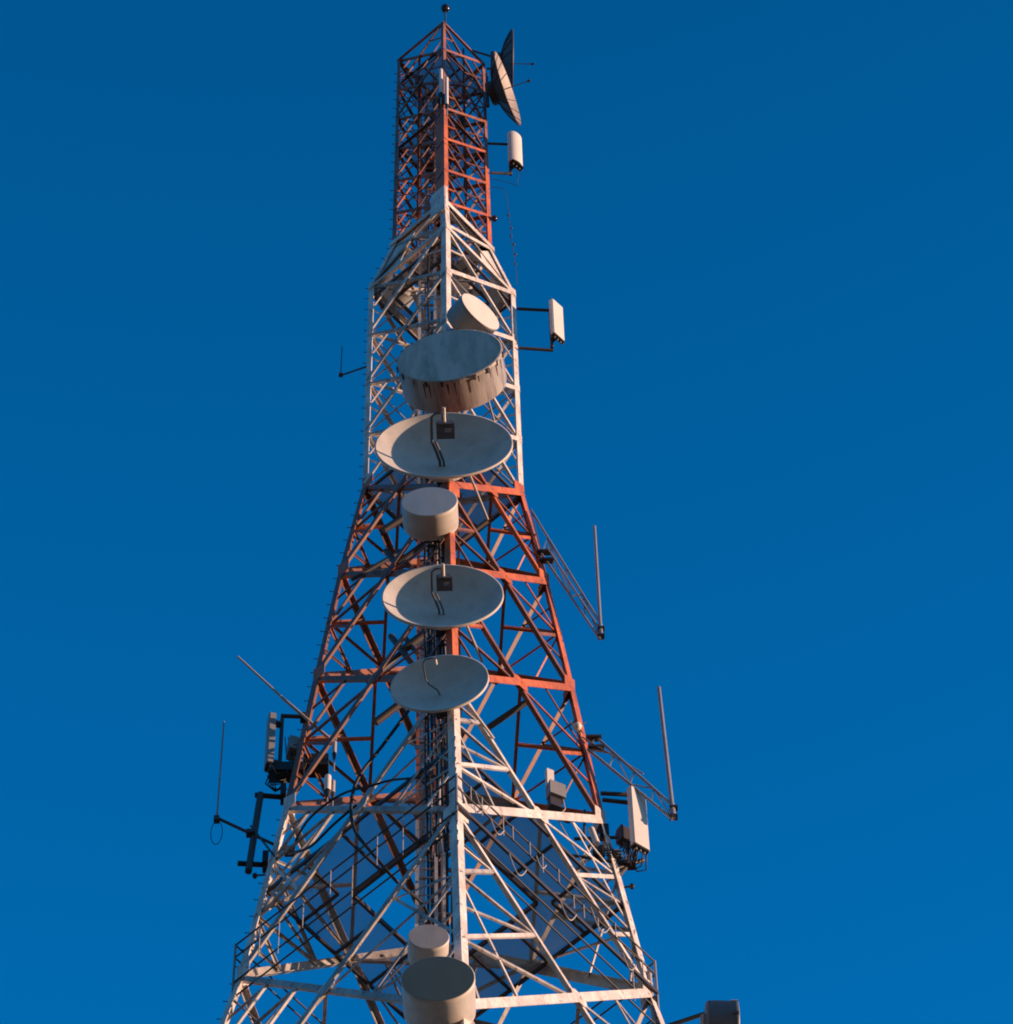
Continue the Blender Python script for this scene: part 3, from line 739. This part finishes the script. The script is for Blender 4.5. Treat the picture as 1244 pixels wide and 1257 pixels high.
# pipe frame at the lower left
t = empty('pipe_frame', at(348, 978, -.1), label='thick dark pipe held upright by two black arms at the left of the lower joint', cat='pipe mount')
q = MB(); q.tube([at(320, 975, -.1), at(305, 1070, -.1)], .075, 12); rel(t, q, 'pipe', 'dark')
q = MB(); q.tube([at(313, 976, -.1), at(350, 979, 0)], .06, 8); rel(t, q, 'arm', 'black')
q = MB(); q.tube([at(292, 1060, -.1), at(327, 1062, 0)], .06, 8); rel(t, q, 'arm', 'black')
q = MB(); q.box(at(348, 975, 0), (.12, .3, .42)); q.box(at(326, 1058, 0), (.12, .3, .42)); rel(t, q, 'clamp', 'black')
# upright pipe at lower right edge
t = empty('upright_pipe', at(806, 1275, .2), label='slim pale pipe standing against the right leg near the bottom', cat='pipe')
q = MB(); q.tube([at(797, 1193, .2), at(800, 1225, .2), at(806, 1275, .2)], .05, 10); rel(t, q, 'pipe', 'cable')
q = MB(); q.box(at(801, 1228, .2), (.2, .16, .08)); q.box(at(805, 1262, .2), (.2, .16, .08)); rel(t, q, 'clamp', 'dark')
# drum at the bottom right on its arm
t = drum('drum_antenna', 'dark drum out on a long arm at the bottom right edge', 'drum antenna', 905, 1262, -.2, 1.05, .62, az=93, tilt=0, face='galv', side='bluegrey', pipe=False, clips=8)
add_arms(t, (((795, 1268, .1), (870, 1243, -.1)), ((795, 1300, .1), (872, 1262, -.1))), .045)

# small devices fixed inside and on the legs
def cyl_device(label, px, py, Y, r, h, mt='panel', n=1, cat='small antenna'):
    P = at(px, py, Y); t = empty('stub_antenna', P, label=label, cat=cat)
    q = MB(); q.tube([(0, 0, -h/2), (0, 0, h/2-.03), (0, 0, h/2)], [r, r, r*.7], 12); q.build('radome', M[mt], t)
    q = MB(); q.tube([(0, 0, -h/2-.25), (0, 0, -h/2)], [r*.6, r*1.15], 10); q.build('base', M['black'], t)
    q = MB(); q.tube([(0, 0, -h/2-.15), (0, 0, -h/2-.75)], .02, 8); q.build('stem', M['galv'], t)
cyl_device('stubby white cylinder inside the left orange braces, the taller of two', 402.5, 962, -.6, .07, .62)
cyl_device('thin pale cylinder just right of the stubby white one', 409, 966, -.4, .045, .5, 'cable')
cyl_device('slim pale cylinder on the left braces beside the slanting rod', 411, 912, -.5, .045, .9, 'cable')
cyl_device('slim white tube left of the front leg in the red top section', 541.5, 100, -1.45, .055, 1.7, 'panel')
cyl_device('slim white tube right against the front leg in the red top section', 548.5, 112, -1.5, .05, 1.9, 'panel')
P = at(680, 975, -1.0)
t = empty('radio_box', P, (0, 0, R(25)), label='white box with a tall white panel on top, on the right braces', cat='radio unit')
q = MB(); q.box((-.08, 0, .5), (.16, .1, .75)); q.build('panel', M['panel'], t)
q = MB(); q.box((.02, -.06, 0), (.36, .22, .5)); q.build('housing', M['panelgrey'], t)
q = MB(); q.box((.0, -.02, -.42), (.26, .16, .34)); q.build('power_unit', M['dark'], t)
q = MB(); q.tube([(-.55, .3, -.35), (.5, .3, -.35)], .035, 8); q.build('arm', M['dark'], t)
q = MB(); q.tube([(.15, -.1, -.2), (.2, -.1, -.6), (.05, 0, -.9), (.45, .2, -1.3), (.8, .3, -1.8)], .015, 6); q.build('cable', M['cable'], t)
P = at(716, 905, .1)
t = empty('small_camera', P, (0, 0, R(60)), label='tiny white device with thin prongs on the right leg above the lower truss arm', cat='sensor')
q = MB(); q.ball((-.25, 0, .1), .1, 12); q.build('housing', M['panel'], t)
q = MB(); q.tube([(-.3, 0, 0), (.0, -.1, .55)], .012, 6); q.tube([(-.3, 0, .1), (.35, 0, .3)], .014, 6); q.tube([(.35, 0, .12), (.35, 0, .42)], .03, 8); q.tube([(-.6, 0, -.15), (.3, 0, -.1)], .012, 6); q.build('prong', M['dark'], t)
P = at(600, 930, -.8)
# equipment on the right leg near the lower joint
t = empty('equipment_cluster', at(745, 1062, .2), label='cluster of dark brackets and a pale stub on the right leg beside the bright panel', cat='bracket')
q = MB(); q.tube([at(718, 995, 0), at(717, 1035, 0)], .03, 8); q.tube([at(705, 1030, .2), at(760, 1028, .2)], .04, 8); q.tube([at(700, 1050, .2), at(765, 1060, .2)], .035, 8); rel(t, q, 'pipe', 'dark')
q = MB(); q.tube([at(726, 1018, -.1), at(733, 1036, -.1)], .07, 10); rel(t, q, 'stub', 'panel')
for x, y, Y, bx in ((770, 1062, .25, (.36, .2, .1)), (757, 1052, .2, (.2, .2, .2)), (742, 1022, .2, (.2, .2, .4)), (735, 1048, .2, (.25, .25, .3))):
    q = MB(); q.box(at(x, y, Y), bx); rel(t, q, 'bracket', 'black')
q = MB()
for i in range(6):
    q.tube([at(735+3*i, 1015+5*i, .1), at(722+9*i, 1046+2*i, .0), at(760+3*i, 1043+4*i, .1), at(772, 1030+3*i, .3)], .014, 6)
rel(t, q, 'jumper_cable', 'black')
t = empty('equipment_box', at(390, 935, .2), label='black box and cables behind the left leg at the grey panel', cat='box')
q = MB(); q.box(at(388, 940, .2), (.55, .35, .45)); q.box(at(352, 948, .0), (.75, .35, .32)); rel(t, q, 'housing', 'black')
q = MB()
for i in range(5):
    q.tube([at(331+2*i, 950, -.1), at(326+3*i, 962+2*i, -.1), at(338+2*i, 972-i, 0), at(352, 960-3*i, .1)], .017, 6)
    q.tube([at(350+4*i, 905, 0), at(352+6*i, 930+2*i, 0), at(365+2*i, 945, .1)], .012, 6)
rel(t, q, 'jumper_cable', 'black')

# hanging thin wire at upper right
t = empty('hanging_wire', at(620, 232, .2), label='thin wire dotted with small beads hanging right of the tower shoulder', cat='wire')
q = MB(); pts = [at(x, y, .1) for x, y in ((604, 229), (618, 232), (622, 240), (626, 270), (629, 300), (634, 330), (635, 350))]; q.tube(pts, .008, 5)
q.tube([at(x, y, .1) for x, y in ((603, 219), (625, 224), (635, 228), (637, 214), (633, 206))], .008, 5); rel(t, q, 'wire', 'dark')
for x, y in ((624, 264), (628, 280), (627.5, 290), (631, 300), (633, 312), (633, 324)):
    q = MB(); q.ball(at(x, y, .1), .035, 8); rel(t, q, 'bead', 'dark')

# draped cables
def drape(label, pts, r, mt='black'):
    # catmull-rom through pixel points with own depths
    P = [at(*p) for p in pts]; out = []
    for i in range(len(P)-1):
        a, b, c, d = P[max(i-1, 0)], P[i], P[i+1], P[min(i+2, len(P)-1)]
        for j in range(8):
            t_ = j/8; out.append(.5*((2*b)+(c-a)*t_+(2*a-5*b+4*c-d)*t_**2+(-a+3*b-3*c+d)*t_**3))
    out.append(P[-1]); o = empty('draped_cable', P[0], label=label, cat='cable'); q = MB(); q.tube(out, r, 8); rel(o, q, 'cable_run', mt)
drape('thick black cable running down from under the smallest front dish to the left braces', ((502, 872, -3.2), (470, 915, -3.0), (440, 955, -2.8), (431, 990, -2.6), (436, 1020, -2.5), (455, 1045, -2.4), (488, 1083, -2.0), (520, 1112, -.6), (532, 1150, .3)), .036)
drape('black cable sagging from the front braces to the left whip arm', ((545, 952, -3.3), (512, 955, -3.0), (480, 958, -2.6), (455, 965, -2.4), (420, 975, -2), (385, 1000, -1.5), (366, 1026, -.8), (360, 1045, -.2)), .026)
drape('black cable lying along the left main diagonal down to the left leg', ((438, 988, -2.4), (410, 1012, -2), (380, 1040, -1.4), (355, 1048, -.4)), .03)

# repeats of a kind share a group
GR = {'drum antenna': 'drum antennas on the tower', 'dish antenna': 'open dish antennas on the tower', 'panel antenna': 'panel antennas on the tower',
      'whip antenna': 'whip antennas on side arms', 'platform': 'decks inside the tower', 'small antenna': 'stub antennas on the tower', 'lamp': 'lamps on the tower', 'cable': 'black cables on the lower band'}
for o in COL.objects:
    if o.parent is None and o.get('category') in GR: o['group'] = GR[o['category']]
